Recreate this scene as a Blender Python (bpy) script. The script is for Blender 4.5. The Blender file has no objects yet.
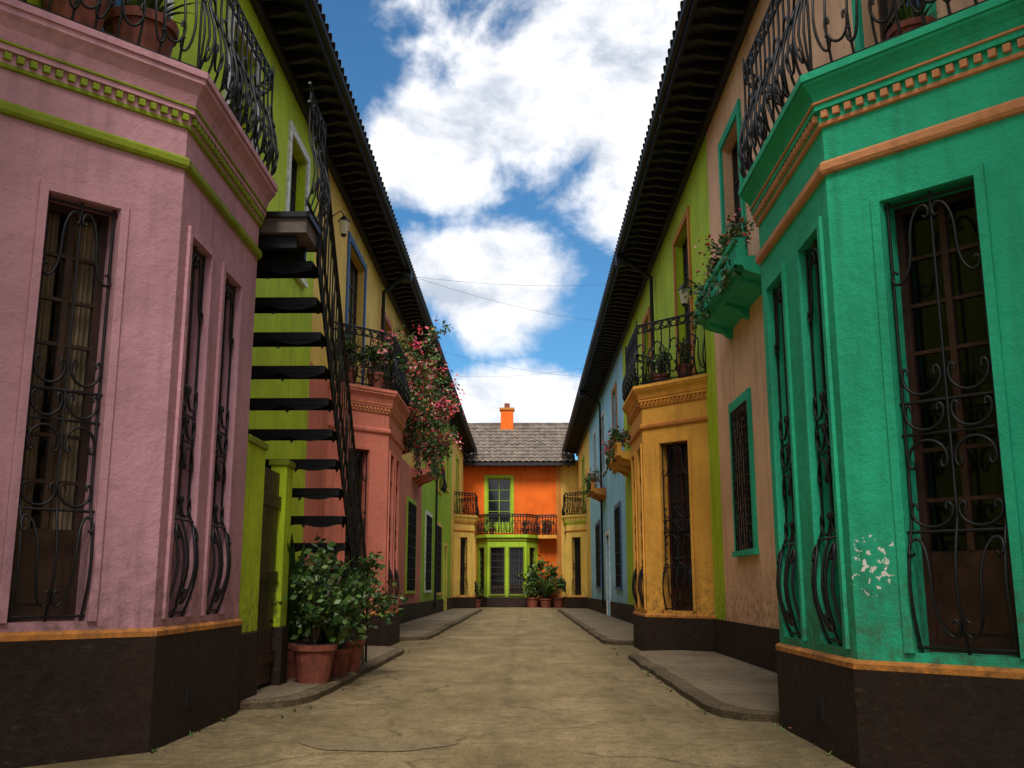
import bpy, math, random, bmesh
from mathutils import Vector
from mathutils import noise as mn
random.seed(7)
scene=bpy.context.scene
COL=scene.collection

# ------------------------------------------------------------------ materials
def newmat(name):
    m=bpy.data.materials.new(name); m.use_nodes=True
    nt=m.node_tree; b=nt.nodes['Principled BSDF']
    return m,nt,b
def N(nt,t,**k):
    n=nt.nodes.new(t)
    for a,v in k.items(): setattr(n,a,v)
    return n
def noise_n(nt,vec,scale,detail=6,rough=.6,dist=0):
    n=N(nt,'ShaderNodeTexNoise'); n.inputs['Scale'].default_value=scale
    n.inputs['Detail'].default_value=min(detail,4); n.inputs['Roughness'].default_value=rough
    n.inputs['Distortion'].default_value=dist
    nt.links.new(vec,n.inputs['Vector']); return n.outputs['Fac']
def ramp(nt,fac,stops):
    r=N(nt,'ShaderNodeValToRGB'); e=r.color_ramp.elements
    while len(e)<len(stops): e.new(.5)
    for i,(p,c) in enumerate(stops):
        e[i].position=p; e[i].color=(c[0],c[1],c[2],1)
    nt.links.new(fac,r.inputs['Fac']); return r.outputs['Color']
def mixc(nt,fac,a,b,mode='MIX'):
    m=N(nt,'ShaderNodeMix',data_type='RGBA',blend_type=mode)
    for sock,v in ((m.inputs['Factor'],fac),(m.inputs[6],a),(m.inputs[7],b)):
        if isinstance(v,(int,float)): sock.default_value=v
        elif isinstance(v,tuple): sock.default_value=(v[0],v[1],v[2],1)
        else: nt.links.new(v,sock)
    return m.outputs[2]
def math_n(nt,op,a,b=None,c=None,clamp=False):
    m=N(nt,'ShaderNodeMath',operation=op); m.use_clamp=clamp
    for i,v in enumerate((a,b,c)):
        if v is None: continue
        if isinstance(v,(int,float)): m.inputs[i].default_value=v
        else: nt.links.new(v,m.inputs[i])
    return m.outputs[0]
def bump(nt,b,h,strength,dist=.02):
    n=N(nt,'ShaderNodeBump'); n.inputs['Strength'].default_value=strength
    n.inputs['Distance'].default_value=dist
    nt.links.new(h,n.inputs['Height']); nt.links.new(n.outputs[0],b.inputs['Normal'])
def geo(nt): return N(nt,'ShaderNodeNewGeometry').outputs['Position']
def scaled(nt,v,s):
    m=N(nt,'ShaderNodeMapping'); m.inputs['Scale'].default_value=s
    nt.links.new(v,m.inputs['Vector']); return m.outputs[0]

def stucco(name,rgb,rough=.75,chip=None,dirt=.55,splash=.65,spec=.35,scuff=0):
    m,nt,b=newmat(name); p=geo(nt)
    big=noise_n(nt,p,1.3,3,.6); fine=noise_n(nt,p,11,4,.7)
    streak=noise_n(nt,scaled(nt,p,(7,7,.6)),1.0,3,.65)
    dk=tuple(c*.62 for c in rgb); lt=tuple(min(.93,c*1.12+.004) for c in rgb)
    c=mixc(nt,ramp(nt,big,[(.32,(0,0,0)),(.68,(1,1,1))]),dk,lt)
    c=mixc(nt,.45,c,rgb)
    c=mixc(nt,math_n(nt,'MULTIPLY',ramp(nt,streak,[(.50,(0,0,0)),(.72,(1,1,1))]),dirt),c,
           tuple(.50*x+.006 for x in rgb))
    c=mixc(nt,math_n(nt,'MULTIPLY',ramp(nt,fine,[(.54,(0,0,0)),(.70,(1,1,1))]),.30),c,tuple(x*.5+.010 for x in rgb))
    if splash:
        sx=N(nt,'ShaderNodeSeparateXYZ'); nt.links.new(p,sx.inputs[0])
        lowf=math_n(nt,'SUBTRACT',1.45,sx.outputs[2]); lowf=math_n(nt,'MULTIPLY',lowf,1.2,clamp=True)
        lowf=math_n(nt,'MULTIPLY',lowf,ramp(nt,fine,[(.38,(0,0,0)),(.66,(1,1,1))]))
        c=mixc(nt,math_n(nt,'MULTIPLY',lowf,splash),c,(.07,.05,.03))
    if scuff:
        c=mixc(nt,math_n(nt,'MULTIPLY',ramp(nt,noise_n(nt,scaled(nt,p,(3,3,9)),3,4,.75),[(.58,(0,0,0)),(.72,(1,1,1))]),scuff),c,(.12,.095,.07))
    if chip:
        d=N(nt,'ShaderNodeVectorMath',operation='DISTANCE'); nt.links.new(p,d.inputs[0]); d.inputs[1].default_value=chip[0]
        msk=math_n(nt,'SUBTRACT',1.0,math_n(nt,'DIVIDE',d.outputs['Value'],chip[1]),clamp=True)
        nn=noise_n(nt,p,26,3,.6)
        t=math_n(nt,'ADD',nn,math_n(nt,'MULTIPLY',msk,.12))
        c=mixc(nt,math_n(nt,'MULTIPLY',math_n(nt,'GREATER_THAN',t,.645),math_n(nt,'GREATER_THAN',msk,.02)),c,(.75,.74,.7))
    nt.links.new(c,b.inputs['Base Color']); b.inputs['Roughness'].default_value=rough; b.inputs['Specular IOR Level'].default_value=spec
    h=math_n(nt,'ADD',noise_n(nt,p,9,4,.68),math_n(nt,'MULTIPLY',noise_n(nt,p,95,1,.6),.16))
    bump(nt,b,h,.6,.02)
    return m
def simple(name,rgb,rough=.5,metal=0,var=.3,scale=12,bs=.2,spec=.5):
    m,nt,b=newmat(name); p=geo(nt)
    c=mixc(nt,ramp(nt,noise_n(nt,p,scale,2),[(.3,(0,0,0)),(.7,(1,1,1))]),tuple(x*(1-var) for x in rgb),tuple(min(1,x*(1+var)) for x in rgb))
    nt.links.new(c,b.inputs['Base Color']); b.inputs['Roughness'].default_value=rough; b.inputs['Metallic'].default_value=metal
    b.inputs['Specular IOR Level'].default_value=spec
    if bs: bump(nt,b,noise_n(nt,p,scale*3,2),bs,.01)
    return m
def flat(name,rgb,rough=.5,spec=.5):
    m,nt,b=newmat(name); b.inputs['Base Color'].default_value=(*rgb,1); b.inputs['Roughness'].default_value=rough; b.inputs['Specular IOR Level'].default_value=spec
    return m

M={}
M['lilac']=stucco('lilac_stucco',(.54,.275,.335))
M['lime']=stucco('lime_stucco',(.49,.66,.015))
M['olive']=stucco('olive_trim',(.23,.29,.012))
M['yellow']=stucco('yellow_stucco',(.93,.59,.13))
M['salmon']=stucco('salmon_stucco',(.66,.20,.14))
M['green']=stucco('green_stucco',(.36,.58,.03))
M['teal']=stucco('teal_stucco',(.018,.45,.255),chip=((1.955,5.765,1.12),.19))
M['peach']=stucco('peach_stucco',(.92,.50,.30))
M['peachtrim']=stucco('peach_trim',(.66,.27,.12))
M['ochre']=stucco('ochre_stucco',(.84,.40,.06))
M['blue']=stucco('blue_stucco',(.36,.68,.90))
M['orange']=stucco('orange_stucco',(.92,.16,.006))
M['orangetrim']=stucco('orange_trim',(.62,.23,.04))
M['bluetrim']=simple('blue_paint',(.05,.12,.3))
M['whitetrim']=simple('white_paint',(.7,.68,.62))
M['plinth']=stucco('plinth_brown',(.022,.011,.008),rough=.7,dirt=.3,splash=.15,spec=.2,scuff=.28)
M['iron']=flat('wrought_iron',(.007,.007,.009),.45,.35)
M['wood']=simple('dark_wood',(.030,.014,.008),.42,0,.45,7,.2)
M['woodred']=simple('red_wood',(.034,.012,.008),.45,0,.4,7,.2,.3)
M['eave']=flat('eave_timber',(.010,.009,.015),.6)
M['slab']=simple('slab_concrete',(.13,.10,.09),.85,0,.3,6,.4)
M['terracotta']=simple('terracotta',(.18,.045,.025),.75,0,.35,10,.2)
M['stem']=flat('stem',(.09,.06,.03),.8)
M['leafd']=simple('leaf_dark',(.018,.05,.010),.5,0,.5,5,0)
M['leafm']=simple('leaf_mid',(.045,.105,.016),.5,0,.4,5,0)
M['leafl']=simple('leaf_light',(.11,.17,.03),.5,0,.4,5,0)
M['pink']=flat('flower_pink',(.55,.04,.12),.6)
M['red']=flat('flower_red',(.55,.03,.03),.6)
M['blossom']=flat('flower_pale',(.70,.30,.30),.6)
M['dark']=flat('dark_interior',(.010,.008,.007),.9)
M['curtain']=simple('curtain_cloth',(.42,.30,.20),.9,0,.25,3,0)
M['lampglass']=flat('lamp_glass',(.55,.5,.4),.2)
M['cable']=flat('cable_rubber',(.07,.07,.08),.6)
m,nt,b=newmat('window_glass'); nt.nodes.remove(b)
tr=N(nt,'ShaderNodeBsdfTransparent'); tr.inputs[0].default_value=(.7,.72,.7,1)
gl=N(nt,'ShaderNodeBsdfGlossy'); gl.inputs['Roughness'].default_value=.04
fr_=N(nt,'ShaderNodeFresnel'); fr_.inputs[0].default_value=1.38
mx=N(nt,'ShaderNodeMixShader'); nt.links.new(fr_.outputs[0],mx.inputs[0]); nt.links.new(tr.outputs[0],mx.inputs[1]); nt.links.new(gl.outputs[0],mx.inputs[2])
bn=N(nt,'ShaderNodeBump'); bn.inputs['Strength'].default_value=.15; bn.inputs['Distance'].default_value=.01
nt.links.new(noise_n(nt,geo(nt),4,1),bn.inputs['Height']); nt.links.new(bn.outputs[0],gl.inputs['Normal'])
nt.links.new(mx.outputs[0],nt.nodes['Material Output'].inputs[0]); M['glass']=m
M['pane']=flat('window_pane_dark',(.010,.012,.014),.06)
def tilemat(name,a,c2):
    m,nt,b=newmat(name); p=geo(nt)
    vo=N(nt,'ShaderNodeTexVoronoi'); vo.inputs['Scale'].default_value=4; nt.links.new(p,vo.inputs['Vector'])
    c=mixc(nt,vo.outputs['Color'],a,c2); c=mixc(nt,ramp(nt,noise_n(nt,p,3,4),[(.45,(0,0,0)),(.7,(1,1,1))]),c,(.07,.06,.05))
    nt.links.new(c,b.inputs['Base Color']); b.inputs['Roughness'].default_value=.85
    bump(nt,b,noise_n(nt,p,25,2),.4,.01); return m
M['tile']=tilemat('roof_tile_grey',(.11,.085,.07),(.23,.175,.135))
M['tiledark']=tilemat('roof_tile_dark',(.05,.04,.04),(.10,.075,.065))
def roadmat(name,a,c2,crack=True,moss=True):
    m,nt,b=newmat(name); p=geo(nt)
    n1=noise_n(nt,p,.9,4,.65,.3); n2=noise_n(nt,p,9,4,.75); n3=noise_n(nt,p,70,2,.75)
    c=mixc(nt,ramp(nt,n1,[(.36,(0,0,0)),(.62,(1,1,1))]),a,c2)
    c=mixc(nt,math_n(nt,'MULTIPLY',ramp(nt,n2,[(.45,(0,0,0)),(.66,(1,1,1))]),.6),c,tuple(x*.55 for x in a))
    c=mixc(nt,math_n(nt,'MULTIPLY',ramp(nt,n3,[(.50,(0,0,0)),(.64,(1,1,1))]),.7),c,tuple(x*.40 for x in a))
    vs=N(nt,'ShaderNodeTexVoronoi'); vs.inputs['Scale'].default_value=45; nt.links.new(p,vs.inputs['Vector'])
    c=mixc(nt,math_n(nt,'MULTIPLY',math_n(nt,'LESS_THAN',vs.outputs['Distance'],.20),.5),c,tuple(min(.7,x*1.7) for x in c2))
    if moss:
        st=noise_n(nt,scaled(nt,p,(1.6,.35,1)),1.0,4,.72,.4)
        c=mixc(nt,math_n(nt,'MULTIPLY',ramp(nt,st,[(.46,(0,0,0)),(.66,(1,1,1))]),.55),c,(.085,.062,.028))
        c=mixc(nt,math_n(nt,'MULTIPLY',ramp(nt,noise_n(nt,p,2.6,4,.8,.5),[(.52,(0,0,0)),(.70,(1,1,1))]),.55),c,(.075,.062,.020))
        # damp, dirtier strips along both kerbs and a shallow central channel
        sx=N(nt,'ShaderNodeSeparateXYZ'); nt.links.new(p,sx.inputs[0])
        xw=math_n(nt,'ADD',math_n(nt,'ADD',sx.outputs[0],.2),math_n(nt,'MULTIPLY',math_n(nt,'SUBTRACT',n1,.5),.5))
        ax=math_n(nt,'ABSOLUTE',xw)
        ed=math_n(nt,'MULTIPLY',math_n(nt,'SUBTRACT',ax,1.05),1.6,clamp=True)
        ed=math_n(nt,'MULTIPLY',ed,ramp(nt,n2,[(.35,(.25,.25,.25)),(.6,(1,1,1))]))
        c=mixc(nt,math_n(nt,'MULTIPLY',ed,.5),c,(.08,.062,.03))
        cn=math_n(nt,'SUBTRACT',1,math_n(nt,'MULTIPLY',ax,9),clamp=True)
        c=mixc(nt,math_n(nt,'MULTIPLY',cn,.30),c,(.07,.055,.028))
    h=math_n(nt,'ADD',math_n(nt,'MULTIPLY',n2,1.0),math_n(nt,'MULTIPLY',n3,.6))
    if crack:
        wn=N(nt,'ShaderNodeTexNoise'); wn.inputs['Scale'].default_value=1.6; wn.inputs['Detail'].default_value=3; nt.links.new(p,wn.inputs['Vector'])
        ad=N(nt,'ShaderNodeVectorMath',operation='MULTIPLY_ADD'); nt.links.new(wn.outputs['Color'],ad.inputs[0]); ad.inputs[1].default_value=(.9,.9,0); nt.links.new(p,ad.inputs[2])
        v=N(nt,'ShaderNodeTexVoronoi',feature='DISTANCE_TO_EDGE'); v.inputs['Scale'].default_value=.42; nt.links.new(ad.outputs[0],v.inputs['Vector'])
        cr=ramp(nt,v.outputs['Distance'],[(.0,(1,1,1)),(.010,(0,0,0))])
        cr=math_n(nt,'MULTIPLY',cr,ramp(nt,n1,[(.38,(0,0,0)),(.55,(1,1,1))]))
        c=mixc(nt,math_n(nt,'MULTIPLY',cr,.6),c,(.04,.03,.018)); h=math_n(nt,'SUBTRACT',h,cr)
    nt.links.new(c,b.inputs['Base Color']); b.inputs['Roughness'].default_value=.9; b.inputs['Specular IOR Level'].default_value=.25
    bump(nt,b,h,.75,.02); return m
M['road']=roadmat('road_worn_concrete',(.20,.145,.072),(.30,.225,.12))
M['walk']=roadmat('pavement_concrete',(.16,.12,.078),(.235,.18,.12),crack=False,moss=False)
M['kerb']=roadmat('kerb_stone',(.08,.056,.032),(.15,.11,.065),crack=False,moss=False)
M['ground']=roadmat('ground_earth',(.17,.14,.09),(.22,.2,.12),crack=False,moss=False)
M['patch']=roadmat('road_patch',(.16,.12,.065),(.23,.175,.095),crack=False,moss=False)

# ------------------------------------------------------------------ builders
class Fr:
    def __init__(s,A,B,out):
        s.A=Vector((A[0],A[1])); d=Vector((B[0],B[1]))-s.A; s.L=d.length; s.u=d/s.L
        n=Vector((-s.u.y,s.u.x)); o=Vector(out)
        if n.dot(o)<0: n=-n
        s.n=n
    def P(f,s,n,z):
        q=f.A+f.u*s+f.n*n; return Vector((q.x,q.y,z))
class WF:
    def P(f,s,n,z): return Vector((s,n,z))
W=WF()
class MB:
    def __init__(s): s.v=[];s.f=[];s.m=[];s.mats=[]
    def mi(s,k):
        m=M[k]
        if m not in s.mats: s.mats.append(m)
        return s.mats.index(m)
    def face(s,pts,k):
        i=len(s.v); s.v+= [tuple(p) for p in pts]; s.f.append(tuple(range(i,i+len(pts)))); s.m.append(s.mi(k))
    def box(s,fr,a,b,c,d,e,f,k):
        i=len(s.v)
        for z in (e,f):
            for (x,y) in ((a,c),(b,c),(b,d),(a,d)): s.v.append(tuple(fr.P(x,y,z)))
        for q in ((0,1,2,3),(4,5,6,7),(0,1,5,4),(1,2,6,5),(2,3,7,6),(3,0,4,7)):
            s.f.append(tuple(i+j for j in q)); s.m.append(s.mi(k))
    def cone(s,c,r0,r1,z0,z1,k,n=18,cap=True):
        i=len(s.v)
        for z,r in ((z0,r0),(z1,r1)):
            for j in range(n):
                a=2*math.pi*j/n; s.v.append((c[0]+r*math.cos(a),c[1]+r*math.sin(a),z))
        for j in range(n):
            s.f.append((i+j,i+(j+1)%n,i+n+(j+1)%n,i+n+j)); s.m.append(s.mi(k))
        if cap:
            s.f.append(tuple(i+j for j in range(n))); s.m.append(s.mi(k))
            s.f.append(tuple(i+n+j for j in range(n))); s.m.append(s.mi(k))
    def obj(s,name,parent=None,smooth=False,bevel=0):
        me=bpy.data.meshes.new(name); me.from_pydata(s.v,[],s.f)
        for m in s.mats: me.materials.append(m)
        me.polygons.foreach_set('material_index',s.m)
        bm=bmesh.new(); bm.from_mesh(me)
        bmesh.ops.recalc_face_normals(bm,faces=bm.faces); bm.to_mesh(me); bm.free()
        if smooth: me.polygons.foreach_set('use_smooth',[True]*len(me.polygons))
        me.update()
        o=bpy.data.objects.new(name,me); COL.objects.link(o)
        if parent: o.parent=parent
        if bevel:
            b=o.modifiers.new('bevel','BEVEL'); b.width=bevel; b.segments=2; b.limit_method='ANGLE'
        return o
def empty(name):
    e=bpy.data.objects.new(name,None); COL.objects.link(e); e.empty_display_size=.2; return e
class CV:
    def __init__(s): s.sp=[]
    def add(s,pts): s.sp.append([tuple(p) for p in pts])
    def line(s,fr,a,b): s.add([fr.P(*a),fr.P(*b)])
    def obj(s,name,parent,r,k='iron'):
        c=bpy.data.curves.new(name,'CURVE'); c.dimensions='3D'; c.bevel_depth=r; c.bevel_resolution=1; c.use_fill_caps=True
        for pts in s.sp:
            sp=c.splines.new('POLY'); sp.points.add(len(pts)-1)
            for i,p in enumerate(pts): sp.points[i].co=(p[0],p[1],p[2],1)
        c.materials.append(M[k]); o=bpy.data.objects.new(name,c); COL.objects.link(o)
        if parent: o.parent=parent
        return o
def _scroll(kind,A=5.6,n=16):
    x=z=0; pts=[(0,0)]
    tot=2*n
    for i in range(tot):
        u=-1+2*(i+.5)/tot; th=A*(.20*abs(u)+.80*u**4)
        if kind=='C' and u<0: th=-th
        x+=math.cos(th); z+=math.sin(th); pts.append((x,z))
    xs=[p[0] for p in pts]; zs=[p[1] for p in pts]
    cx=(max(xs)+min(xs))/2; cz=(max(zs)+min(zs))/2; w=max(xs)-min(xs); h=max(zs)-min(zs)
    return [((p[0]-cx)/w,(p[1]-cz)/h) for p in pts]
SC={'C':_scroll('C'),'S':_scroll('S',5.8)}
def scroll(cv,fr,kind,cs,cz,w,h,n=0,rot=0,fx=1,fz=1,belly=None):
    out=[]
    for (x,z) in SC[kind]:
        for _ in range(rot): x,z=-z,x
        s=cs+x*w*fx; zz=cz+z*h*fz
        nn=n+(belly(zz) if belly else 0)
        out.append(fr.P(s,nn,zz))
    cv.add(out)

def wall(mb,fr,s0,s1,z0,z1,ops,k,rd=.16,split=None):
    ss=sorted({s0,s1,*[o[0] for o in ops],*[o[1] for o in ops]}); zz={z0,z1,*[o[2] for o in ops],*[o[3] for o in ops]}
    if split: zz.add(split[0])
    zz=sorted(zz)
    for a,b in zip(ss,ss[1:]):
        for c,d in zip(zz,zz[1:]):
            ms,mz=(a+b)/2,(c+d)/2
            if any(o[0]<ms<o[1] and o[2]<mz<o[3] for o in ops): continue
            kk=split[1] if split and mz<split[0] else k
            mb.face([fr.P(a,0,c),fr.P(b,0,c),fr.P(b,0,d),fr.P(a,0,d)],kk)
    for o in ops:
        a,b,c,d=o[:4]; kk=split[1] if split and (c+d)/2<split[0] else k
        for q in (((a,c),(b,c)),((b,c),(b,d)),((b,d),(a,d)),((a,d),(a,c))):
            mb.face([fr.P(q[0][0],0,q[0][1]),fr.P(q[1][0],0,q[1][1]),fr.P(q[1][0],-rd,q[1][1]),fr.P(q[0][0],-rd,q[0][1])],kk)
def surround(mb,fr,o,k,w=.07,p=.03,sill=True):
    a,b,c,d=o[:4]
    mb.box(fr,a-w,a-.002,-.02,p,c,d+w,k); mb.box(fr,b+.002,b+w,-.02,p,c,d+w,k)
    mb.box(fr,a-.002,b+.002,-.02,p-.002,d+.002,d+w-.002,k)
    if sill: mb.box(fr,a-w-.02,b+w+.02,-.02,p+.03,c-.07,c-.002,k)
def window(mb,fr,o,rd=.16,wood='wood',cols=2,rows=5,curtain=True,panel=0.0,glass=True):
    a,b,c,d=o[:4]; t=.045
    n0,n1=-rd-.03,-rd+.03
    mb.box(fr,a,a+t,n0,n1,c,d,wood); mb.box(fr,b-t,b,n0,n1,c,d,wood)
    mb.box(fr,a+t,b-t,n0,n1-.002,d-t,d,wood); mb.box(fr,a+t,b-t,n0,n1-.002,c,c+t,wood)
    ip=c+t+panel
    if panel: mb.box(fr,a+t,b-t,n0+.01,n1-.015,c+t,ip,wood); mb.box(fr,a+t+.05,b-t-.05,n1-.015,n1-.004,c+t+.06,ip-.08,wood)
    for i in range(1,cols):
        s=a+(b-a)*i/cols; mb.box(fr,s-.018,s+.018,n0+.006,n1-.008,ip,d-t,wood)
    for j in range(1,rows):
        z=ip+(d-t-ip)*j/rows; mb.box(fr,a+t,b-t,n0+.01,n1-.013,z-.011,z+.011,wood)
    mb.face([fr.P(a+t,-rd,ip),fr.P(b-t,-rd,ip),fr.P(b-t,-rd,d-t),fr.P(a+t,-rd,d-t)],'glass' if glass else 'pane')
    if not glass: return
    e=.45
    mb.box(fr,a-.05,b+.05,-rd-e,-rd-.031-.25,c-.05,d+.05,'dark')
    for q in ((a-.02,a-.001),(b+.001,b+.02)): mb.box(fr,q[0],q[1],-rd-.3,-rd-.031,c,d,'dark')
    mb.box(fr,a,b,-rd-.3,-rd-.031,d+.001,d+.02,'dark'); mb.box(fr,a,b,-rd-.3,-rd-.031,c-.02,c-.001,'dark')
    if curtain:
        K=26
        for side in (0,1):
            w=(b-a)*random.uniform(.36,.5)
            xs=[(a+w*i/K if side==0 else b-w*i/K) for i in range(K+1)]
            for i in range(K):
                def nn(j): return -rd-.075+.018*math.sin(j*1.45+side)+.006*math.sin(j*3.1)
                mb.face([fr.P(xs[i],nn(i),c+.03),fr.P(xs[i+1],nn(i+1),c+.03),fr.P(xs[i+1],nn(i+1),d-.03),fr.P(xs[i],nn(i),d-.03)],'curtain')
def ornate(cv,fr,o,n=.0):
    a,b,c,d=o[:4]; w=b-a; H=d-c; m=(a+b)/2
    def bel(z):
        t=(z-c)/(H*.28)
        return .09*math.sin(math.pi*min(max(t,0),1))
    def vert(s):
        cv.add([fr.P(s,n+bel(z),z) for z in [c+.0+H*.28*i/8 for i in range(9)]]+[fr.P(s,n,d)])
    vert(a+.02); vert(b-.02); vert(m)
    for z in (c+.03,c+H*.25,c+H*.46,c+H*.53,d-.03):
        cv.line(fr,(a,n+bel(z),z),(b,n+bel(z),z))
    for sx,fx in ((a+w*.26,1),(b-w*.26,-1)):
        scroll(cv,fr,'S',sx,c+H*.135,w*.44,H*.20,n+.012,1,fx,1,bel)
        scroll(cv,fr,'C',sx,c+H*.495,w*.40,H*.055,n+.012,0,fx,1)
        scroll(cv,fr,'S',sx,c+H*.885,w*.44,H*.17,n+.012,1,fx,-1)
        scroll(cv,fr,'C',sx,c+H*.575,w*.40,H*.06,n+.012,0,fx,1)
        scroll(cv,fr,'C',sx,c+H*.415,w*.40,H*.06,n+.012,2,fx,1)
        scroll(cv,fr,'C',sx,c+H*.285,w*.42,H*.05,n+.012,0,fx,1)
def gridgrille(cv,fr,o,n=.03,ds=.13,dz=.3):
    a,b,c,d=o[:4]; k=max(2,int((b-a)/ds))
    for i in range(k+1): s=a+(b-a)*i/k; cv.line(fr,(s,n,c),(s,n,d))
    k2=max(2,int((d-c)/dz))
    for i in range(k2+1): z=c+(d-c)*i/k2; cv.line(fr,(a,n,z),(b,n,z))
    if fr.P((a+b)/2,0,0).y<25:
        for i in range(k):
            s=a+(b-a)*(i+.5)/k
            for j in range(k2):
                if (i+j)%2==0: scroll(cv,fr,'C',s,c+(d-c)*(j+.5)/k2,(b-a)/k*.9,.12,n,j%4)
def railing(cv,fr,s0,s1,z,h,sp=.13,n=0,orn=True):
    for zz in (z+.05,z+h-.12,z+h): cv.line(fr,(s0,n,zz),(s1,n,zz))
    cv.line(fr,(s0,n,z+h+.012),(s1,n,z+h+.012))
    k=max(1,round((s1-s0)/sp))
    def bel(zz):
        t=(zz-z)/(h*.6); return .07*math.sin(math.pi*min(max(t,0),1))
    for i in range(k+1):
        s=s0+(s1-s0)*i/k
        cv.add([fr.P(s,n+bel(z+h*j/7),z+h*j/7) for j in range(8)])
    if orn:
        for i in range(k):
            s=s0+(s1-s0)*(i+.5)/k; w=(s1-s0)/k
            if i%2==0:
                scroll(cv,fr,'S',s,z+h*.36,w*1.25,h*.5,n+.01,1,1 if i%4 else -1,1,bel)
            else:
                scroll(cv,fr,'C',s,z+h*.22,w*1.0,h*.16,n+.01,0,1,1,bel); scroll(cv,fr,'C',s,z+h*.60,w*1.0,h*.16,n+.01,2,1,1,bel)
            scroll(cv,fr,'C',s,z+h-.06,w*.8,.08,n,i%2*2)

def isect(A1,n1,o1,A2,n2,o2):
    c1=n1.dot(A1)+o1; c2=n2.dot(A2)+o2; det=n1.x*n2.y-n1.y*n2.x
    return Vector(((c1*n2.y-c2*n1.y)/det,(n1.x*c2-n2.x*c1)/det))
class Bay:
    def __init__(s,side,Xw,Xs,y0,y1):
        ch=abs(Xw-Xs); s.P=[(Xw,y0-ch),(Xs,y0),(Xs,y1),(Xw,y1+ch)]; s.ch=ch
        o=-side
        s.near=Fr(s.P[1],s.P[0],(o,-1)); s.side=Fr(s.P[1],s.P[2],(o,0)); s.far=Fr(s.P[2],s.P[3],(o,1))
        s.wn=Vector((o,0)); s.Xw=Xw
        s.lines=[(Vector((Xw,0)),s.wn,0)]+[(f.A,f.n,1) for f in (s.near,s.side,s.far)]+[(Vector((Xw,0)),s.wn,0)]
    def off(s,d):
        r=[]
        for i in range(4):
            a=s.lines[i]; b=s.lines[i+1]; r.append(isect(a[0],a[1],a[2]*d,b[0],b[1],b[2]*d))
        return r
    def mould(s,mb,prof,k):
        rows=[(s.off(n),z) for n,z in prof]
        for (p,z),(q,z2) in zip(rows,rows[1:]):
            for i in range(3):
                mb.face([(p[i].x,p[i].y,z),(p[i+1].x,p[i+1].y,z),(q[i+1].x,q[i+1].y,z2),(q[i].x,q[i].y,z2)],k)
    def cap(s,mb,d,z,k):
        p=s.off(d); mb.face([(q.x,q.y,z) for q in p],k)
def build_bay(parent,side,Xw,Xs,y0,y1,col,trim,dent,zp,zw0,zw1,zs,zd,zt,chw,sidew,near=True,wood='wood',rh=1.0,surcol=None,curt=True):
    B=Bay(side,Xw,Xs,y0,y1); mb=MB(); wn=MB(); cv=CV()
    surcol=surcol or col; rd=.2
    L=B.near.L
    for fr,ops in ((B.near,[(chw[0],chw[1],zw0,zw1)]),(B.side,[(a,b,zw0,zw1) for a,b in sidew]),(B.far,[(L-chw[1],L-chw[0],zw0,zw1)])):
        wall(mb,fr,0,fr.L,zp,zd,ops,col,rd=rd)
        for o in ops:
            surround(mb,fr,o,surcol,w=.055,p=.022,sill=False)
            window(wn,fr,o,rd=rd,wood=wood,cols=2,rows=7 if near else 5,curtain=near and curt,panel=.5 if near else .3,glass=near)
            ornate(cv,fr,o,-.035)
    B.mould(mb,[(0,zp+.05),(.018,zp+.046),(.032,zp+.03),(.032,zp),(.03,zp-.002)],'orangetrim')
    B.mould(mb,[(.0,zp),(.03,zp-.001),(.03,-.1)],'plinth')
    B.mould(mb,[(.0,zs-.045),(.025,zs-.04),(.036,zs-.02),(.036,zs+.02),(.02,zs+.04),(0,zs+.045)],trim)
    h=zt-zd
    B.mould(mb,[(0,zd-.10),(.02,zd-.095),(.02,zd-.07)],dent)
    B.mould(mb,[(.02,zd-.07),(.02,zd-.0),(.05,zd+.002),(.05,zd+.04)],col)
    B.mould(mb,[(.05,zd+.04),(.062,zd+.042),(.062,zd+.055),(.05,zd+.057)],dent)
    B.mould(mb,[(.05,zd+.057),(.07,zd+h*.45),(.10,zd+h*.62),(.12,zd+h*.7),(.12,zt-.05),(.135,zt-.048),(.135,zt)],col)
    B.cap(mb,.135,zt,'slab')
    for fr in (B.near,B.side,B.far):
        k=int(fr.L/.075)
        for i in range(k):
            s=(i+.5)*fr.L/k; mb.box(fr,s-.02,s+.02,.01,.048,zd-.052,zd-.008,dent)
    wn.box(B.side,.62,.80,.02,.036,.2,.33,'dark')
    for i in range(5): wn.box(B.side,.63+i*.033,.64+i*.033,.03,.042,.2,.33,'iron')
    mb.obj('bay_walls',parent); wn.obj('bay_windows',parent)
    cv.obj('bay_window_grilles',parent,.0095 if near else .011)
    rl=CV(); p=B.off(.05)
    for i in range(3):
        f=Fr(p[i],p[i+1],(B.near.n,B.side.n,B.far.n)[i]); railing(rl,f,0,f.L,zt+.0,rh,n=0,orn=True,sp=.14 if near else .16)
    for q in p:
        rl.add([(q.x,q.y,zt),(q.x,q.y,zt+rh+.1)])
    rl.obj('balcony_railing',parent,.0095 if near else .012)
    return B

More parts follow.
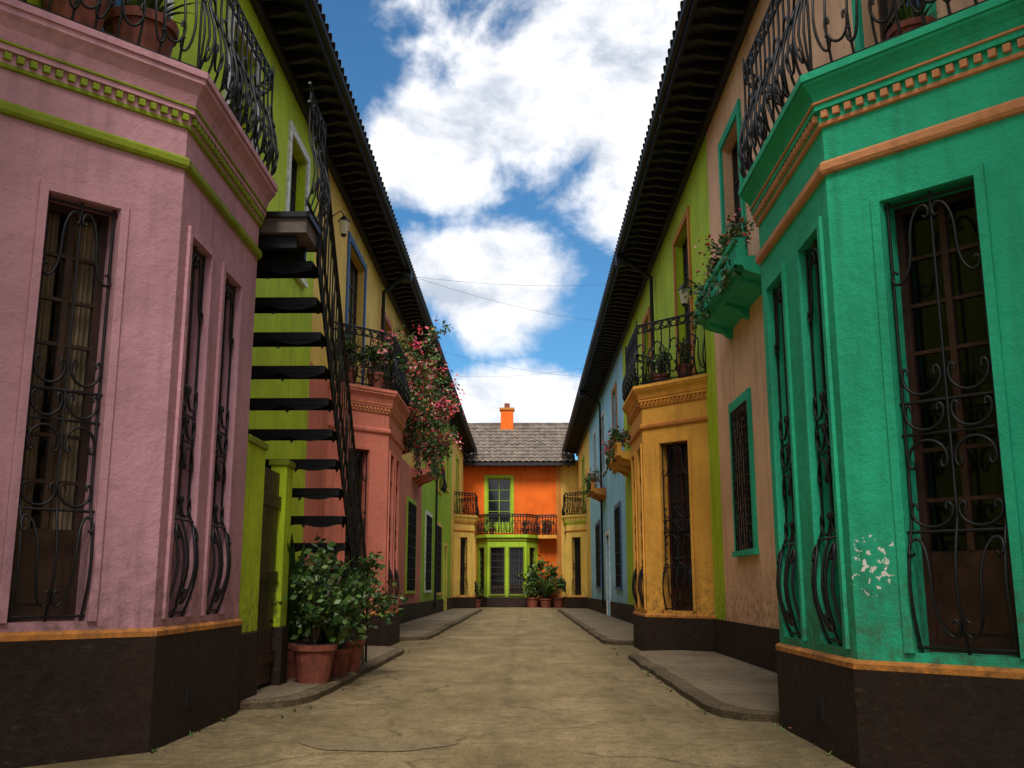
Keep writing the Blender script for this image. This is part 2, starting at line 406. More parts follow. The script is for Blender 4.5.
def tile_roof(mb,fr,s0,s1,n0,z0,n1,z1,k,pitch=.22,course=.38):
    L=math.hypot(n1-n0,z1-z0); rows=max(1,int(L/course)); step=pitch/6; cols=int((s1-s0)/step)
    dn,dz=(n1-n0)/L,(z1-z0)/L; un,uz=-dz,dn
    if uz<0: un,uz=-un,-uz
    for r in range(rows):
        for (t,lift) in ((r*course,.035),((r+1)*course+.02,0.0)):
            for c in range(cols+1):
                s=s0+c*step; hgt=.06*abs(math.sin(math.pi*(c/6.)))+lift
                mb.v.append(tuple(fr.P(s,n0+dn*t+un*hgt,z0+dz*t+uz*hgt)))
        mid=mb.mi(k); base=len(mb.v)-2*(cols+1)
        for c in range(cols):
            mb.f.append((base+c,base+c+1,base+cols+1+c+1,base+cols+1+c)); mb.m.append(mid)
def eaves(parent,fr,s0,s1,over,ztop,dep=5.2):
    mb=MB()
    zo=ztop-.10
    mb.face([fr.P(s0,0,ztop),fr.P(s1,0,ztop),fr.P(s1,over,zo),fr.P(s0,over,zo)],'eave')
    mb.box(fr,s0,s1,over-.03,over,zo-.03,zo+.05,'eave')
    k=int((s1-s0)/.36)
    for i in range(k):
        s=s0+(i+.5)*(s1-s0)/k
        pr=[(0,ztop-.02),(0,ztop-.20),(over*.45,ztop-.17),(over*.7,ztop-.13),(over*.9,ztop-.16),(over*.98,ztop-.10),(over*.98,zo)]
        for x in (s-.04,s+.04): mb.face([fr.P(x,a,b) for a,b in pr],'eave')
        for (a,b),(c,d) in zip(pr,pr[1:]): mb.face([fr.P(s-.04,a,b),fr.P(s+.04,a,b),fr.P(s+.04,c,d),fr.P(s-.04,c,d)],'eave')
    mb.box(fr,s0,s1,0.003,.09,ztop-.30,ztop-.2,'eave')
    mb.obj('eaves',parent)
    rf=MB(); tile_roof(rf,fr,s0,s1,over+.10,zo+.03,-dep,zo+.03+(dep+over)*.42,'tiledark')
    rf.face([fr.P(s0,over,zo+.05),fr.P(s1,over,zo+.05),fr.P(s1,-dep,zo+(dep+over)*.42),fr.P(s0,-dep,zo+(dep+over)*.42)],'eave')
    rf.face([fr.P(s0,-dep,0),fr.P(s1,-dep,0),fr.P(s1,-dep,zo+(dep+over)*.42),fr.P(s0,-dep,zo+(dep+over)*.42)],'slab')
    for s in (s0+.003,s1-.003):
        rf.face([fr.P(s,-.001,0),fr.P(s,-dep,0),fr.P(s,-dep,zo+(dep+over)*.42),fr.P(s,-.001,ztop)],'slab')
    rf.obj('roof',parent)
    g=CV(); 
    g.add([fr.P(s0,over+.08,zo-.02),fr.P(s1,over+.08,zo-.02)]); g.obj('gutter',parent,.05,'eave')

XL,XR=-3.2,2.75; ZT=8.0
FL=Fr((XL,0),(XL,1),(1,0)); FR=Fr((XR,0),(XR,1),(-1,0))
def house(name,fr,s0,s1,k,over,ops,split=None,downpipe=None,plinth=.55):
    e=empty(name); mb=MB(); wall(mb,fr,s0,s1,0,ZT,ops,k,split=split)
    wn=MB(); cv=CV()
    for o in ops:
        if o[4]: surround(mb,fr,o,o[4],w=.13,p=.035,sill=o[2]>.7)
        window(wn,fr,o,wood=o[6],cols=2 if o[1]-o[0]<1.3 else 4,rows=4,curtain=False,panel=.6 if o[5]=='door' else 0,glass=False)
        if o[5]=='grid': gridgrille(cv,fr,o)
        if o[5]=='rail': railing(cv,fr,o[0]-.1,o[1]+.1,o[2],.95,n=.12)
    doors=[o for o in ops if o[2]<plinth]
    cuts=[s0]; 
    for o in sorted(doors): cuts+= [o[0]-.14,o[1]+.14]
    cuts.append(s1)
    for i in range(0,len(cuts),2):
        if cuts[i+1]>cuts[i]: mb.box(fr,cuts[i],cuts[i+1],-.01,.028,-.1,plinth,'plinth')
    mb.obj('walls',e); wn.obj('windows',e)
    if cv.sp: cv.obj('grilles',e,.011)
    eaves(e,fr,s0,s1,over,ZT)
    if downpipe:
        dp=CV(); s=downpipe
        dp.add([fr.P(s,over+.05,ZT-.12),fr.P(s,over*.6,ZT-.4),fr.P(s,.09,ZT-.62),fr.P(s,.09,.3)]); dp.obj('downpipe',e,.045)
        d2=MB(); d2.box(fr,s-.09,s+.09,over-.08,over+.12,ZT-.36,ZT-.1,'iron'); d2.obj('gutter_box',e)
    return e
OL,OR=.58,.70
# ---- left side
h=house('lime_green_house',FL,-2,14.5,'lime',OL,[(6.7,8.0,4.55,7.1,'whitetrim','door','woodred'),(9.9,10.9,4.4,7.1,'whitetrim','door','wood'),(12.7,13.7,5.3,7.1,'whitetrim','','wood'),(11.2,12.1,.0,2.35,'olive','door','wood')],plinth=.7)
build_bay(h,-1,XL,-2.33,6.4,8.3,'lilac','olive','olive',.70,.80,3.40,3.85,4.2,4.5,(.42,.87),((.2,.64),(.98,1.42)),rh=1.05)
h=house('yellow_house',FL,14.5,31,'yellow',OL,[(17.3,19.1,4.6,7.2,'bluetrim','door','wood'),(21.6,23.0,4.5,7.0,'salmon','rail','wood'),(25.6,26.8,4.9,6.9,'salmon','','wood'),(28.6,29.7,4.9,6.9,'salmon','','wood'),(21.2,22.8,1.0,3.2,'salmon','grid','wood'),(24.3,25.4,0,2.6,'green','door','wood'),(27.2,29.2,.9,3.3,'green','grid','wood')],split=(4.3,'salmon'),downpipe=21.2)
build_bay(h,-1,XL,-2.33,16.9,18.8,'salmon','salmon','peachtrim',.55,.65,3.25,3.6,4.0,4.3,(.4,.84),((.2,.64),(.98,1.42)),near=False)
h=house('green_house',FL,31,43.5,'green',OL,[(32.3,34.2,.9,3.3,'whitetrim','grid','wood'),(36,38.2,.8,3.2,'yellow','grid','wood'),(39.8,41,0,2.6,'yellow','door','wood'),(32.8,34,4.9,6.9,'yellow','','wood'),(36.8,38.2,4.5,6.9,'yellow','rail','wood'),(40.3,41.5,4.9,6.9,'yellow','','wood')],downpipe=35.2)
h=house('yellow_house',FL,43.5,52,'yellow',OL,[(46.2,47.6,4.5,6.9,'green','','wood')])
build_bay(h,-1,XL,-2.33,46,47.9,'yellow','orangetrim','orangetrim',.55,.65,3.2,3.5,3.9,4.2,(.4,.84),((.2,.64),(.98,1.42)),near=False)
# ---- right side
h=house('pink_house',FR,-2,14.1,'peach',OR,[(6.2,7.4,4.25,6.9,'teal','door','wood'),(11.9,13.0,4.9,6.95,'teal','','wood'),(12.1,13.05,1.45,3.25,'teal','grid','wood')])
build_bay(h,1,XR,1.87,5.85,7.6,'teal','peachtrim','peachtrim',.55,.65,3.23,3.55,3.92,4.15,(.34,.88),((.18,.64),(1.08,1.54)),wood='woodred',rh=1.05,curt=False)
h=house('lime_green_house',FR,14.1,27.5,'lime',OR,[(15.9,17.4,4.3,7.1,'orangetrim','door','wood'),(21.3,22.5,4.5,6.9,'orangetrim','rail','wood'),(25,26.2,4.9,6.9,'orangetrim','','wood'),(20.6,21.8,0,2.7,'orangetrim','door','wood'),(23.4,25.2,1.0,3.2,'orangetrim','grid','wood')],split=(4.2,'lime'),downpipe=20.2)
build_bay(h,1,XR,1.87,15.8,17.55,'ochre','orangetrim','orangetrim',.55,.65,3.2,3.5,3.9,4.15,(.34,.88),((.18,.64),(1.08,1.54)),near=False,wood='woodred')
h=house('blue_house',FR,27.5,42.5,'blue',OR,[(29,30.6,1,3.3,'bluetrim','grid','wood'),(33,34.2,0,2.7,'whitetrim','door','wood'),(37,39,1,3.3,'bluetrim','grid','wood'),(29.5,30.7,4.5,6.9,'orangetrim','rail','wood'),(34,35.2,4.9,6.9,'whitetrim','','wood'),(38.2,39.4,4.9,6.9,'whitetrim','','wood')],downpipe=35)
h=house('yellow_house',FR,42.5,52,'yellow',OR,[(46.2,47.6,4.5,6.9,'green','','wood')])
build_bay(h,1,XR,1.87,46,47.8,'yellow','orangetrim','green',.55,.65,3.2,3.5,3.9,4.2,(.34,.88),((.18,.64),(1.08,1.54)),near=False)

# ---- end house
e=empty('orange_house'); FE=Fr((0,52),(1,52),(0,-1))
mb=MB(); wn=MB(); cv=CV()
ops=[(-1.95,-.75,3.75,6.55)]
wall(mb,FE,-5,1.75,0,7.5,ops,'orange')
surround(mb,FE,ops[0],'green',w=.16,p=.04,sill=False); window(wn,FE,ops[0],cols=2,rows=4,wood='green',panel=.5,glass=False)
wall(mb,FE,1.75,5,0,7.5,[],'yellow'); mb.box(FE,1.6,1.85,-.02,.08,0,7.3,'orangetrim')
mb.box(FE,-5,5,-.01,.03,-.1,.5,'plinth')
P=[(-2.5,52),(-1.9,51.0),(.05,51.0),(.65,52)]
fr3=[Fr(P[0],P[1],(-1,-1)),Fr(P[1],P[2],(0,-1)),Fr(P[2],P[3],(1,-1))]
sets=[[(.3,.85,.65,2.95)],[(.15,.85,.65,2.95),(1.1,1.8,.65,2.95)],[(.3,.85,.65,2.95)]]
for f,op in zip(fr3,sets):
    wall(mb,f,0,f.L,.5,3.3,op,'green')
    mb.box(f,0,f.L,-.2,.03,-.1,.5,'plinth')
    mb.box(f,-.03,f.L+.03,-.1,.05,3.3,3.45,'olive'); mb.box(f,-.06,f.L+.06,-.1,.12,3.45,3.6,'green')
    for o in op: surround(mb,f,o,'olive',w=.06); window(wn,f,o,cols=2,rows=4,wood='wood',panel=.4,glass=False); gridgrille(cv,f,o,n=-.04)
    railing(cv,f,0,f.L,3.62,1.0,sp=.14,n=.02)
mb.face([(p[0],p[1],3.61) for p in P],'slab')
mb.box(FE,.66,1.6,0.01,.7,3.42,3.6,'ochre')
fb=Fr((.6,51.3),(1.6,51.3),(0,-1)); railing(cv,fb,0,1.0,3.6,1.0,sp=.14)
mb.obj('walls',e); wn.obj('windows',e); cv.obj('railings',e,.018)
rf=MB(); FE2=Fr((0,52),(1,52),(0,-1)); tile_roof(rf,FE2,-5.2,2.6,.75,7.3,-3.6,9.9,'tile',pitch=.3,course=.45)
rf.face([FE2.P(-5.2,.7,7.28),FE2.P(2.6,.7,7.28),FE2.P(2.6,-3.6,9.85),FE2.P(-5.2,-3.6,9.85)],'eave')
rf.box(FE2,-5.2,2.6,.66,.74,7.14,7.3,'eave')
rf.box(FE2,-5.2,2.6,-3.75,-3.5,9.8,10.05,'tile')
for i in range(20): rf.box(FE2,-5+i*.38,-4.92+i*.38,0,.66,7.12,7.24,'eave')
rf.obj('roof',e)
ch=MB(); ch.box(W,-1.35,-.65,55.0,55.6,9.2,10.7,'orange'); ch.box(W,-1.42,-.58,54.93,55.67,10.7,10.82,'orangetrim'); ch.box(W,-1.15,-.85,55.15,55.45,10.82,11.1,'terracotta'); ch.obj('chimney',e)
bk=MB(); bk.box(W,-5,5,52.4,58,0,7.2,'slab'); bk.obj('back_walls',e)

# ---- planting
def leaves(mb,c,r,n,size,ks,droop=0,blade=False):
    cl=[(random.gauss(0,.55),random.gauss(0,.55),random.gauss(0,.5)) for _ in range(max(5,n//55))]
    for i in range(n):
        k=random.choice(cl)
        p=Vector((c[0]+r[0]*(k[0]+random.gauss(0,.2)),c[1]+r[1]*(k[1]+random.gauss(0,.2)),c[2]+r[2]*(k[2]+random.gauss(0,.22))))
        d=Vector((random.uniform(-1,1),random.uniform(-1,1),random.uniform(-.7,.6)-droop)).normalized()
        sd=d.cross(Vector((random.uniform(-1,1),random.uniform(-1,1),random.uniform(-.2,1)))).normalized()
        s=size*random.uniform(.6,1.35); kk=random.choices(ks[0],ks[1])[0]
        mb.face([p,p+d*s*.5+sd*s*.28,p+d*s,p+d*s*.5-sd*s*.28],kk)
def blades(mb,c,n,L,w,ks,up=.9):
    for i in range(n):
        a=random.uniform(0,6.28); l=L*random.uniform(.6,1.15); tilt=random.uniform(.15,1)
        h=Vector((math.cos(a),math.sin(a),0)); sd=Vector((-h.y,h.x,0)); k=random.choices(ks[0],ks[1])[0]
        pts=[]
        for j in range(6):
            t=j/5; x=l*tilt*.75*t; z=l*up*(t-.55*tilt*t*t); pts.append(Vector(c)+h*(.03+x)+Vector((0,0,z)))
        for j in range(5):
            w0=w*math.sin(math.pi*min(1,.25+j/5*.75)); w1=w*math.sin(math.pi*min(1,.25+(j+1)/5*.75))
            mb.face([pts[j]-sd*w0,pts[j]+sd*w0,pts[j+1]+sd*w1,pts[j+1]-sd*w1],k)
def pot(mb,x,y,z,r,h,k='terracotta'):
    mb.cone((x,y),r*.72,r*.97,z,z+h*.85,k); mb.cone((x,y),r*1.06,r*1.08,z+h*.85,z+h,k); mb.cone((x,y),r*.9,r*.9,z+h,z+h+.004,'dark')
def flower_balcony(fr,s0,s1,n,z,k,fl,amount=900,trim=None,sc=1.0):
    e=empty('flower_balcony'); mb=MB()
    pr=[(0,z-.16),(n*.55,z-.10),(n*.8,z-.06),(n*.85,z-.01),(n+.03,z),(n+.03,z+.05),(n,z+.06),(n,z+.24),(n+.03,z+.26),(n+.03,z+.31),(n-.1,z+.31),(n-.1,z+.1),(0,z+.1)]
    for (a,b),(c,d) in zip(pr,pr[1:]): mb.face([fr.P(s0,a,b),fr.P(s1,a,b),fr.P(s1,c,d),fr.P(s0,c,d)],k)
    for s in (s0,s1): mb.face([fr.P(s,a,b) for a,b in pr],k)
    for s in (s0+.3,(s0+s1)/2,s1-.3):
        bp=[(.003,z-.14),(n*.75,z-.06),(n*.7,z-.12),(n*.35,z-.17),(n*.2,z-.24),(.003,z-.28)]
        for x in (s-.06,s+.06): mb.face([fr.P(x,a,b) for a,b in bp],trim or k)
        for (a,b),(c,d) in zip(bp,bp[1:]): mb.face([fr.P(s-.06,a,b),fr.P(s+.06,a,b),fr.P(s+.06,c,d),fr.P(s-.06,c,d)],trim or k)
    mb.obj('balcony_box',e)
    lf=MB()
    L=s1-s0
    for i in range(6):
        s=s0+L*(i+.5)/6+random.uniform(-.1,.1); p=fr.P(s,n-.08,z+.42+random.uniform(-.05,.2))
        leaves(lf,p,(.2*sc,.28*sc,.24*sc),amount//8,.085*sc,(['leafd','leafm','leafl'],[4,4,2]),.3)
        if random.random()<.75:
            p2=fr.P(s,n+.06,z+.15); leaves(lf,p2,(.08,.22,.22),amount//16,.07,(['leafd','leafm'],[3,3]),.8)
        leaves(lf,p,(.24*sc,.3*sc,.3*sc),amount//24,.07*sc,fl)
    lf.obj('foliage',e); return e
flower_balcony(FR,10.6,13.2,.40,4.5,'teal',(['pink','blossom','red','leafl'],[1,1,2,3]),900,'teal',.8)
fe=flower_balcony(FL,20.6,23.6,.6,4.2,'salmon',(['pink','blossom','red'],[4,2,3]),1700)
flower_balcony(FR,24.2,27.0,.5,4.15,'ochre',(['red','pink','leafl'],[3,2,2]),1300)
flower_balcony(FL,28.2,30.2,.5,4.2,'salmon',(['pink','red','blossom'],[3,2,2]),900)
flower_balcony(FR,34,36,.5,4.2,'orangetrim',(['red','pink','leafl'],[3,2,2]),800)
e=empty('bougainvillea'); lf=MB(); st=CV()
for i in range(36):
    y=random.uniform(18.9,25.5); z=random.uniform(4.5,5.9)-(y-19)*.10; x=random.uniform(-2.75,-1.75)
    leaves(lf,(x,y,z),(.24,.40,.28),150,.08,(['leafd','leafm','leafl'],[3,4,3]),.2)
    leaves(lf,(x+.08,y-.1,z),(.28,.42,.32),70 if i%3==0 else 24,.085,(['pink','blossom','red'],[4,2,3]))
    st.add([(-2.8,min(max(y,20.8),23.2),4.5),(x-.15,y,z-.3),(x,y,z),(x+.15,y-.1,z+.12)])
for i in range(11):
    y=random.uniform(19.5,24); x=random.uniform(-2.4,-2.0)
    leaves(lf,(x,y,3.95),(.14,.28,.42),90,.08,(['leafd','leafm','pink','red'],[5,5,1,1]),.8)
lf.obj('foliage',e); st.obj('stems',e,.012,'stem')
def balcony_plant(x,y,z,r,h,ph,kind,fl=None,dens=1):
    e=empty('potted_plant'); mb=MB(); pot(mb,x,y,z,r,h); mb.obj('pot',e,smooth=False)
    lf=MB()
    if kind=='bush':
        leaves(lf,(x,y,z+h+ph*.5),(ph*.38,ph*.38,ph*.42),int(420*dens),ph*.13/dens**.4,(['leafd','leafm','leafl'],[4,4,2]))
        if fl: leaves(lf,(x,y,z+h+ph*.5),(ph*.4,ph*.4,ph*.42),90,ph*.10,fl)
        st=CV()
        for i in range(9):
            a=random.uniform(0,6.28); st.add([(x,y,z+h*.9),(x+.1*ph*math.cos(a),y+.1*ph*math.sin(a),z+h+ph*.3),(x+.3*ph*math.cos(a),y+.3*ph*math.sin(a),z+h+ph*.7)])
        st.obj('stems',e,.009,'stem')
    else:
        blades(lf,(x,y,z+h*.95),60,ph,.022*ph/.6,(['leafd','leafm','leafl'],[4,4,2]))
    lf.obj('foliage',e)
for i,y in enumerate((16.7,17.4,18.1,18.8)): balcony_plant(-2.55,y,4.3,.15,.28,random.uniform(.5,.8),'bush',(['pink','blossom'],[2,1]))
balcony_plant(-2.95,16.35,4.3,.15,.28,.7,'bush')
balcony_plant(-2.75,6.5,4.5,.24,.46,.5,'blade'); balcony_plant(-3.0,6.0,4.5,.22,.5,.5,'blade')
balcony_plant(2.25,16.3,4.15,.15,.3,.5,'bush'); balcony_plant(2.2,17.1,4.15,.13,.25,.4,'blade'); balcony_plant(2.45,5.75,4.15,.15,.28,.3,'blade')
balcony_plant(2.5,15.3,4.15,.13,.25,.4,'bush',(['red'],[1]))
balcony_plant(-2.08,10.15,.085,.21,.36,.95,'bush',None,2.6); balcony_plant(-2.45,10.75,.085,.2,.35,1.55,'blade')
balcony_plant(-2.0,11.5,.085,.2,.34,.95,'bush',None,2.6); balcony_plant(-2.25,12.4,.085,.2,.3,1.0,'bush',None,2.6); balcony_plant(-2.0,10.85,.085,.16,.28,1.0,'blade')
balcony_plant(-2.6,13.2,.085,.2,.3,1.1,'bush',None,2.2)
balcony_plant(.35,50.3,0,.32,.5,1.3,'bush'); balcony_plant(1.0,50.0,0,.3,.45,1.5,'blade'); balcony_plant(1.6,50.3,0,.35,.5,1.3,'bush')
balcony_plant(.75,51.0,0,.3,.5,1.9,'bush'); balcony_plant(2.2,49.6,0,.3,.4,1.0,'bush'); balcony_plant(-2.4,49.8,0,.25,.4,.7,'bush')
balcony_plant(0,51.35,3.61,.15,.3,.5,'bush',(['red'],[1])); balcony_plant(1.1,51.6,3.6,.2,.3,.7,'bush',(['red'],[1])); balcony_plant(-1.7,51.3,3.61,.15,.3,.5,'bush')

# ---- gate beside stair
e=empty('courtyard_gate'); mb=MB(); FG=Fr((-2.36,0),(-2.36,1),(1,0))
mb.box(FG,8.42,9.02,-.16,0,.62,2.22,'lime'); mb.box(FG,9.85,10.12,-.16,0,.62,2.18,'lime')
mb.box(FG,8.42,9.04,-.18,.02,2.22,2.28,'olive'); mb.box(FG,9.83,10.14,-.18,.02,2.18,2.24,'olive')
mb.box(FG,8.42,9.02,-.17,.025,0,.62,'plinth'); mb.box(FG,9.85,10.12,-.17,.025,0,.62,'plinth')
FG2=Fr((-2.53,10.0),(-3.2,10.0),(0,1)); mb.box(FG2,0,.66,-.12,0,.62,2.15,'lime'); mb.box(FG2,0,.66,-.13,.02,0,.62,'plinth')
for i in range(7):
    s=9.03+i*.115; mb.box(FG,s,s+.105,-.10,-.06,.12,2.1,'wood')
mb.box(FG,9.03,9.84,-.06,-.035,.3,.42,'wood'); mb.box(FG,9.03,9.84,-.06,-.035,1.75,1.87,'wood'); mb.box(FG,9.03,9.84,-.06,-.035,1.05,1.15,'wood')
mb.obj('gate_and_posts',e,bevel=.008)

# ---- iron stair
e=empty('iron_staircase'); mb=MB(); cv=CV(); fl=CV()
nT=14; XS=-1.95
for i in range(nT):
    z=.28*(i+1)+.08; y=12.35-i*.25
    mb.box(W,-2.92,XS-.04,y-.16,y+.14,z-.03,z,'iron'); mb.box(W,-2.92,XS-.04,y-.165,y-.15,z-.075,z-.03,'iron'); mb.box(W,-2.92,XS-.04,y+.13,y+.145,z-.075,z-.03,'iron')
    for x in (-2.9,-2.45,XS-.06):
        mb.face([(x,y-.14,z-.03),(x,y+.12,z-.03),(x,y+.1,z-.09),(x,y,z-.13),(x,y-.1,z-.09)],'iron')
    w_=XS-.04+2.92
    mb.face([(-2.92,y-.155,z-.075)]+[(-2.92+w_*t/12,y-.155,z-.075-.05*abs(math.sin(math.pi*t/12*2))) for t in range(13)]+[(XS-.04,y-.155,z-.075)],'iron')
    for dy,dzz in ((0,0),(-.125,.14)):
        cv.add([(XS,y+dy,z-.1+dzz),(XS,y+dy,z+1.0+dzz)])
    if i%2==0: scroll(cv,Fr((XS,y),(XS,y-1),(1,0)),'S',.06,z+.55,.14,.5,0,1)
for xx in (XS-.02,-2.93):
    a=Vector((xx,12.5,.12)); b_=Vector((xx,9.0,4.12))
    for dx in (0,.014):
        o_=Vector((dx,0,0)); mb.face([a+o_+Vector((0,0,.12)),b_+o_+Vector((0,0,.12)),b_+o_-Vector((0,0,.10)),a+o_-Vector((0,0,.10))],'iron')
fl.add([(XS,12.6,0.1),(XS,12.6,1.25),(XS,12.35,1.32),(XS,9.05,5.25),(XS,8.35,5.5)])
fl.add([(XS,12.6,.35),(XS,9.05,4.33),(XS,8.4,4.40)])
fl.add([(XS,12.6,1.08),(XS,9.05,5.05),(XS,8.35,5.32)])
fl.add([(XS,9.05,3.9),(XS,9.05,5.4)])
mb.box(W,-3.19,XS-.02,8.55,9.1,4.14,4.28,'slab'); mb.box(W,-3.19,XS+.01,8.52,9.12,4.28,4.33,'iron')
mb.box(W,-3.19,XS-.12,8.62,8.70,4.02,4.14,'iron'); mb.box(W,-3.19,XS-.12,8.95,9.03,4.02,4.14,'iron')
FS=Fr((XS,8.4),(XS,9.1),(1,0)); railing(cv,FS,0,.7,4.33,1.1,sp=.14)
mb.obj('treads_and_stringers',e); cv.obj('balusters',e,.008); fl.obj('handrail',e,.015)

# ---- lanterns
def lantern(fr,s,z):
    e=empty('wall_lantern'); mb=MB(); c=fr.P(s,.28,z); 
    mb.cone((c.x,c.y),.05,.09,z-.12,z+.1,'lampglass',6); mb.cone((c.x,c.y),.11,.02,z+.1,z+.2,'iron',6); mb.cone((c.x,c.y),.03,.05,z-.16,z-.12,'iron',6)
    mb.box(fr,s-.05,s+.05,0,.02,z-.12,z+.12,'iron'); mb.obj('lantern_body',e)
    cv=CV(); cv.add([fr.P(s,.01,z),fr.P(s,.1,z+.2),fr.P(s,.22,z+.28),fr.P(s,.28,z+.2)]); cv.obj('bracket',e,.01)
lantern(FL,15.3,6.7); lantern(FR,14.9,5.4); lantern(FL,24.6,5.8); lantern(FR,22.9,5.6)

# ---- cables
e=empty('overhead_cables'); cv=CV()
for (a,b,sg) in (((-2.9,27,7.6),(2.4,31,7.5),.2),((-2.9,30,7.4),(2.4,30,7.7),.2),((-2.6,21,7.7),(2.1,22,7.8),.12),((-2.6,20.5,7.6),(2.1,25,7.7),.15)):
    cv.add([(a[0]+(b[0]-a[0])*t/16,a[1]+(b[1]-a[1])*t/16,a[2]+(b[2]-a[2])*t/16-sg*4*(t/16)*(1-t/16)) for t in range(17)])
cv.obj('cables',e,.003,'cable')

# ------------------------------------------------------------------ ground
mb=MB(); S=400
mb.face([(-S,-S,-.014),(S,-S,-.014),(S,S,-.014),(-S,S,-.014)],'ground'); mb.obj('ground')
mb=MB()
def rz(x,y): return .012*mn.noise(Vector((x*.6,y*.35,0)))+.006*mn.noise(Vector((x*2.2,y*2,3)))+.008
nx,ny=36,300; X0,X1,Y0,Y1=-3.2,2.75,-6,52
for j in range(ny+1):
    for i in range(nx+1):
        x=X0+(X1-X0)*i/nx; y=Y0+(Y1-Y0)*(j/ny)
        mb.v.append((x,y,rz(x,y)))
for j in range(ny):
    for i in range(nx):
        a=j*(nx+1)+i; mb.f.append((a,a+1,a+nx+2,a+nx+1)); mb.m.append(mb.mi('road'))
mb.obj('road',smooth=True)
mb=MB(); ring=[]
cx,cy=-.95,6.75
for r in range(1,7):
    ring.append([(cx+.5*r/6*math.cos(a)*(1+.12*math.sin(3*a)),cy+.3*r/6*math.sin(a)*(1+.1*math.cos(5*a))) for a in [i*math.pi/16 for i in range(32)]])
for A,B in zip(ring,ring[1:]):
    for i in range(32):
        q=[A[i],A[(i+1)%32],B[(i+1)%32],B[i]]; mb.face([(x,y,rz(x,y)+.005) for x,y in q],'patch')
mb.face([(x,y,rz(x,y)+.005) for x,y in ring[0]],'patch')
mb.obj('road_patch')
def pavement(side,Xw,xe,ya,yb,seed):
    K=int((yb-ya)/.2); pts=[]
    for i in range(K+1):
        y=ya+(yb-ya)*i/K; t=min((y-ya)/.9,(yb-y)/.9,1); t=max(t,0)
        x=xe+side*(1-math.sqrt(max(0,1-(1-t)**2)))*.5+.05*mn.noise(Vector((y*.8,seed,0)))+.03*mn.noise(Vector((y*3,seed,2)))
        pts.append((x,y))
    mb=MB(); h=.085
    for i in range(K):
        (x0,y0),(x1,y1)=pts[i],pts[i+1]; kw=.14*side
        mb.face([(x0,y0,-.02),(x1,y1,-.02),(x1,y1,h*.75),(x0,y0,h*.75)],'kerb')
        mb.face([(x0,y0,h*.75),(x1,y1,h*.75),(x1+side*.03,y1,h),(x0+side*.03,y0,h)],'kerb')
        mb.face([(x0+side*.03,y0,h),(x1+side*.03,y1,h),(x1+kw,y1,h),(x0+kw,y0,h)],'kerb')
        mb.face([(x0+kw,y0,h),(x1+kw,y1,h),(Xw,y1,h),(Xw,y0,h)],'walk')
    for y,(x,_) in ((ya,pts[0]),(yb,pts[-1])):
        mb.face([(x,y,-.02),(Xw,y,-.02),(Xw,y,h),(x,y,h)],'kerb')
    for y in [ya+1.3*i for i in range(1,int((yb-ya)/1.3)+1)]:
        mb.face([(xe+side*.2,y-.006,h+.003),(Xw,y-.006,h+.003),(Xw,y+.006,h+.003),(xe+side*.2,y+.006,h+.003)],'plinth')
    mb.obj('pavement')
pavement(-1,XL,-1.85,8.5,16.4,1); pavement(-1,XL,-1.85,19.3,45,2); pavement(1,XR,1.45,7.75,15.3,3); pavement(1,XR,1.38,18.0,45,4)
mb=MB()
for i in range(110):
    side=random.choice((-1,1)); y=random.uniform(5.5,30); x=(-1.84 if side<0 else 1.42)+random.uniform(-.06,.06)
    if y<8 : x=-2.27 if side<0 else 1.81
    for j in range(5):
        a=random.uniform(0,6.28); d=Vector((math.cos(a),math.sin(a),random.uniform(.5,1.4))).normalized()*random.uniform(.02,.05); s=Vector((-d.y,d.x,0)).normalized()*.008
        p=Vector((x,y,.01)); mb.face([p-s,p+s,p+d],random.choice(('leafm','leafl','leafd')))
for i in range(90):
    x=random.uniform(-2.2,1.8); y=random.uniform(5,18); a=random.uniform(0,6.28); s=random.uniform(.01,.022)
    z=.028 if -1.8<x<1.4 else .092
    mb.face([(x+s*math.cos(a+q),y+s*math.sin(a+q)*.7,z+.004*(q>2)) for q in (0,1.57,3.14,4.71)],random.choice(('stem','leafl','terracotta')))
mb.obj('kerb_weeds')

# ------------------------------------------------------------------ world
w=bpy.data.worlds.new('World'); scene.world=w; w.use_nodes=True; nt=w.node_tree
bg=nt.nodes['Background']; bg.inputs['Strength'].default_value=.15
S3=Vector((.0,-.60,.80)).normalized()
sky=N(nt,'ShaderNodeTexSky',sky_type='NISHITA'); sky.sun_disc=False
sky.sun_elevation=math.asin(S3.z); sky.sun_rotation=math.atan2(S3.x,S3.y); sky.air_density=1.0; sky.dust_density=.2; sky.ozone_density=2.5
tc=N(nt,'ShaderNodeTexCoord').outputs['Generated']
blobs=[(2.6,27.0,8.8,4.6),(-4.9,25.2,4.2,3.9),(-2.9,17.2,5.6,3.3),(.6,9.8,8,2.3),(6.5,23.5,4.0,4.0),(7.5,30.5,4.5,3)]
cur=None
for az,el,rx,rz_ in blobs:
    a,e_=math.radians(az),math.radians(el); c=Vector((math.sin(a)*math.cos(e_),math.cos(a)*math.cos(e_),math.sin(e_)))
    sb=N(nt,'ShaderNodeVectorMath',operation='SUBTRACT'); nt.links.new(tc,sb.inputs[0]); sb.inputs[1].default_value=c
    sc=N(nt,'ShaderNodeVectorMath',operation='MULTIPLY'); nt.links.new(sb.outputs[0],sc.inputs[0])
    sc.inputs[1].default_value=(1/math.radians(rx),1.2,1/(math.radians(rz_)*math.cos(e_)+.001))
    ln=N(nt,'ShaderNodeVectorMath',operation='LENGTH'); nt.links.new(sc.outputs[0],ln.inputs[0])
    g=math_n(nt,'SUBTRACT',1.0,ln.outputs['Value'])
    cur=g if cur is None else math_n(nt,'MAXIMUM',cur,g)
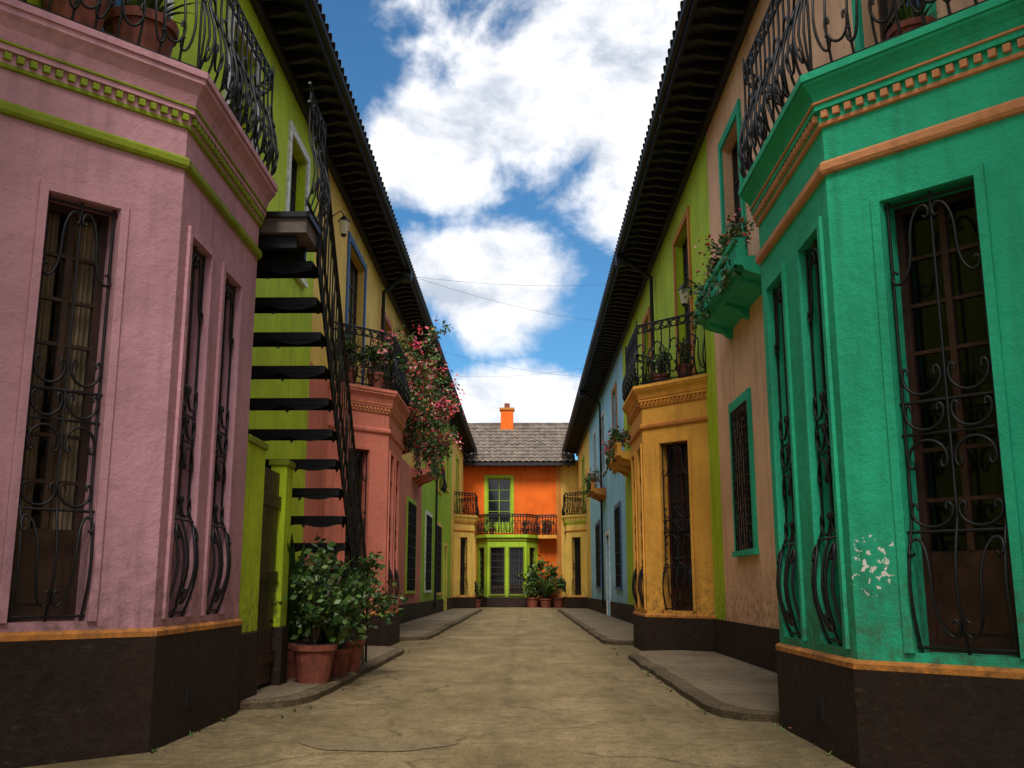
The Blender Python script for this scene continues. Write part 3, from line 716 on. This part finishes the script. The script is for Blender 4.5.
sp=N(nt,'ShaderNodeSeparateXYZ'); nt.links.new(tc,sp.inputs[0])
fl_=N(nt,'ShaderNodeMapRange'); nt.links.new(sp.outputs[1],fl_.inputs[0]); fl_.inputs[1].default_value=.82; fl_.inputs[2].default_value=.55; fl_.inputs[3].default_value=-.65; fl_.inputs[4].default_value=.35
cur=math_n(nt,'MAXIMUM',cur,fl_.outputs[0])
def wnoise(scale,det,rough,dist,vec=tc):
    n=N(nt,'ShaderNodeTexNoise'); n.inputs['Scale'].default_value=scale; n.inputs['Detail'].default_value=det
    n.inputs['Roughness'].default_value=rough; n.inputs['Distortion'].default_value=dist; nt.links.new(vec,n.inputs['Vector']); return n.outputs['Fac']
n1=wnoise(8,8,.58,.25)
den=math_n(nt,'ADD',math_n(nt,'MULTIPLY',cur,.80),math_n(nt,'MULTIPLY',math_n(nt,'SUBTRACT',n1,.5),2.3))
cov=N(nt,'ShaderNodeMapRange',interpolation_type='SMOOTHSTEP'); nt.links.new(den,cov.inputs[0]); cov.inputs[1].default_value=-.20; cov.inputs[2].default_value=.26
shade=wnoise(10,6,.6,.2,scaled(nt,tc,(1,1,1.7)))
cc=ramp(nt,shade,[(.34,(.50,.56,.64)),(.45,(.78,.80,.84)),(.54,(1.0,1.0,1.0))])
cc=mixc(nt,1.0,cc,(8.0,8.0,8.1),'MULTIPLY')
hz=mixc(nt,1.0,sky.outputs[0],(.40,.76,.92),'MULTIPLY')
fin=mixc(nt,math_n(nt,'MULTIPLY',cov.outputs[0],.97),hz,cc)
nt.links.new(fin,bg.inputs['Color'])
l=bpy.data.lights.new('sun','SUN'); l.energy=4.0; l.angle=math.radians(20); l.color=(1,.93,.82)
lo=bpy.data.objects.new('sun',l); COL.objects.link(lo); lo.rotation_euler=S3.to_track_quat('Z','Y').to_euler(); lo.location=(0,0,20)

# ------------------------------------------------------------------ camera
c=bpy.data.cameras.new('camera'); c.sensor_width=36; c.lens=35.15; c.clip_end=2000; c.clip_start=.05
co=bpy.data.objects.new('camera',c); COL.objects.link(co); co.location=(0,0,1.0)
co.rotation_euler=(math.radians(90+11.48),0,math.radians(.75)); scene.camera=co
scene.view_settings.view_transform='Standard'; scene.view_settings.look='None'; scene.view_settings.exposure=0
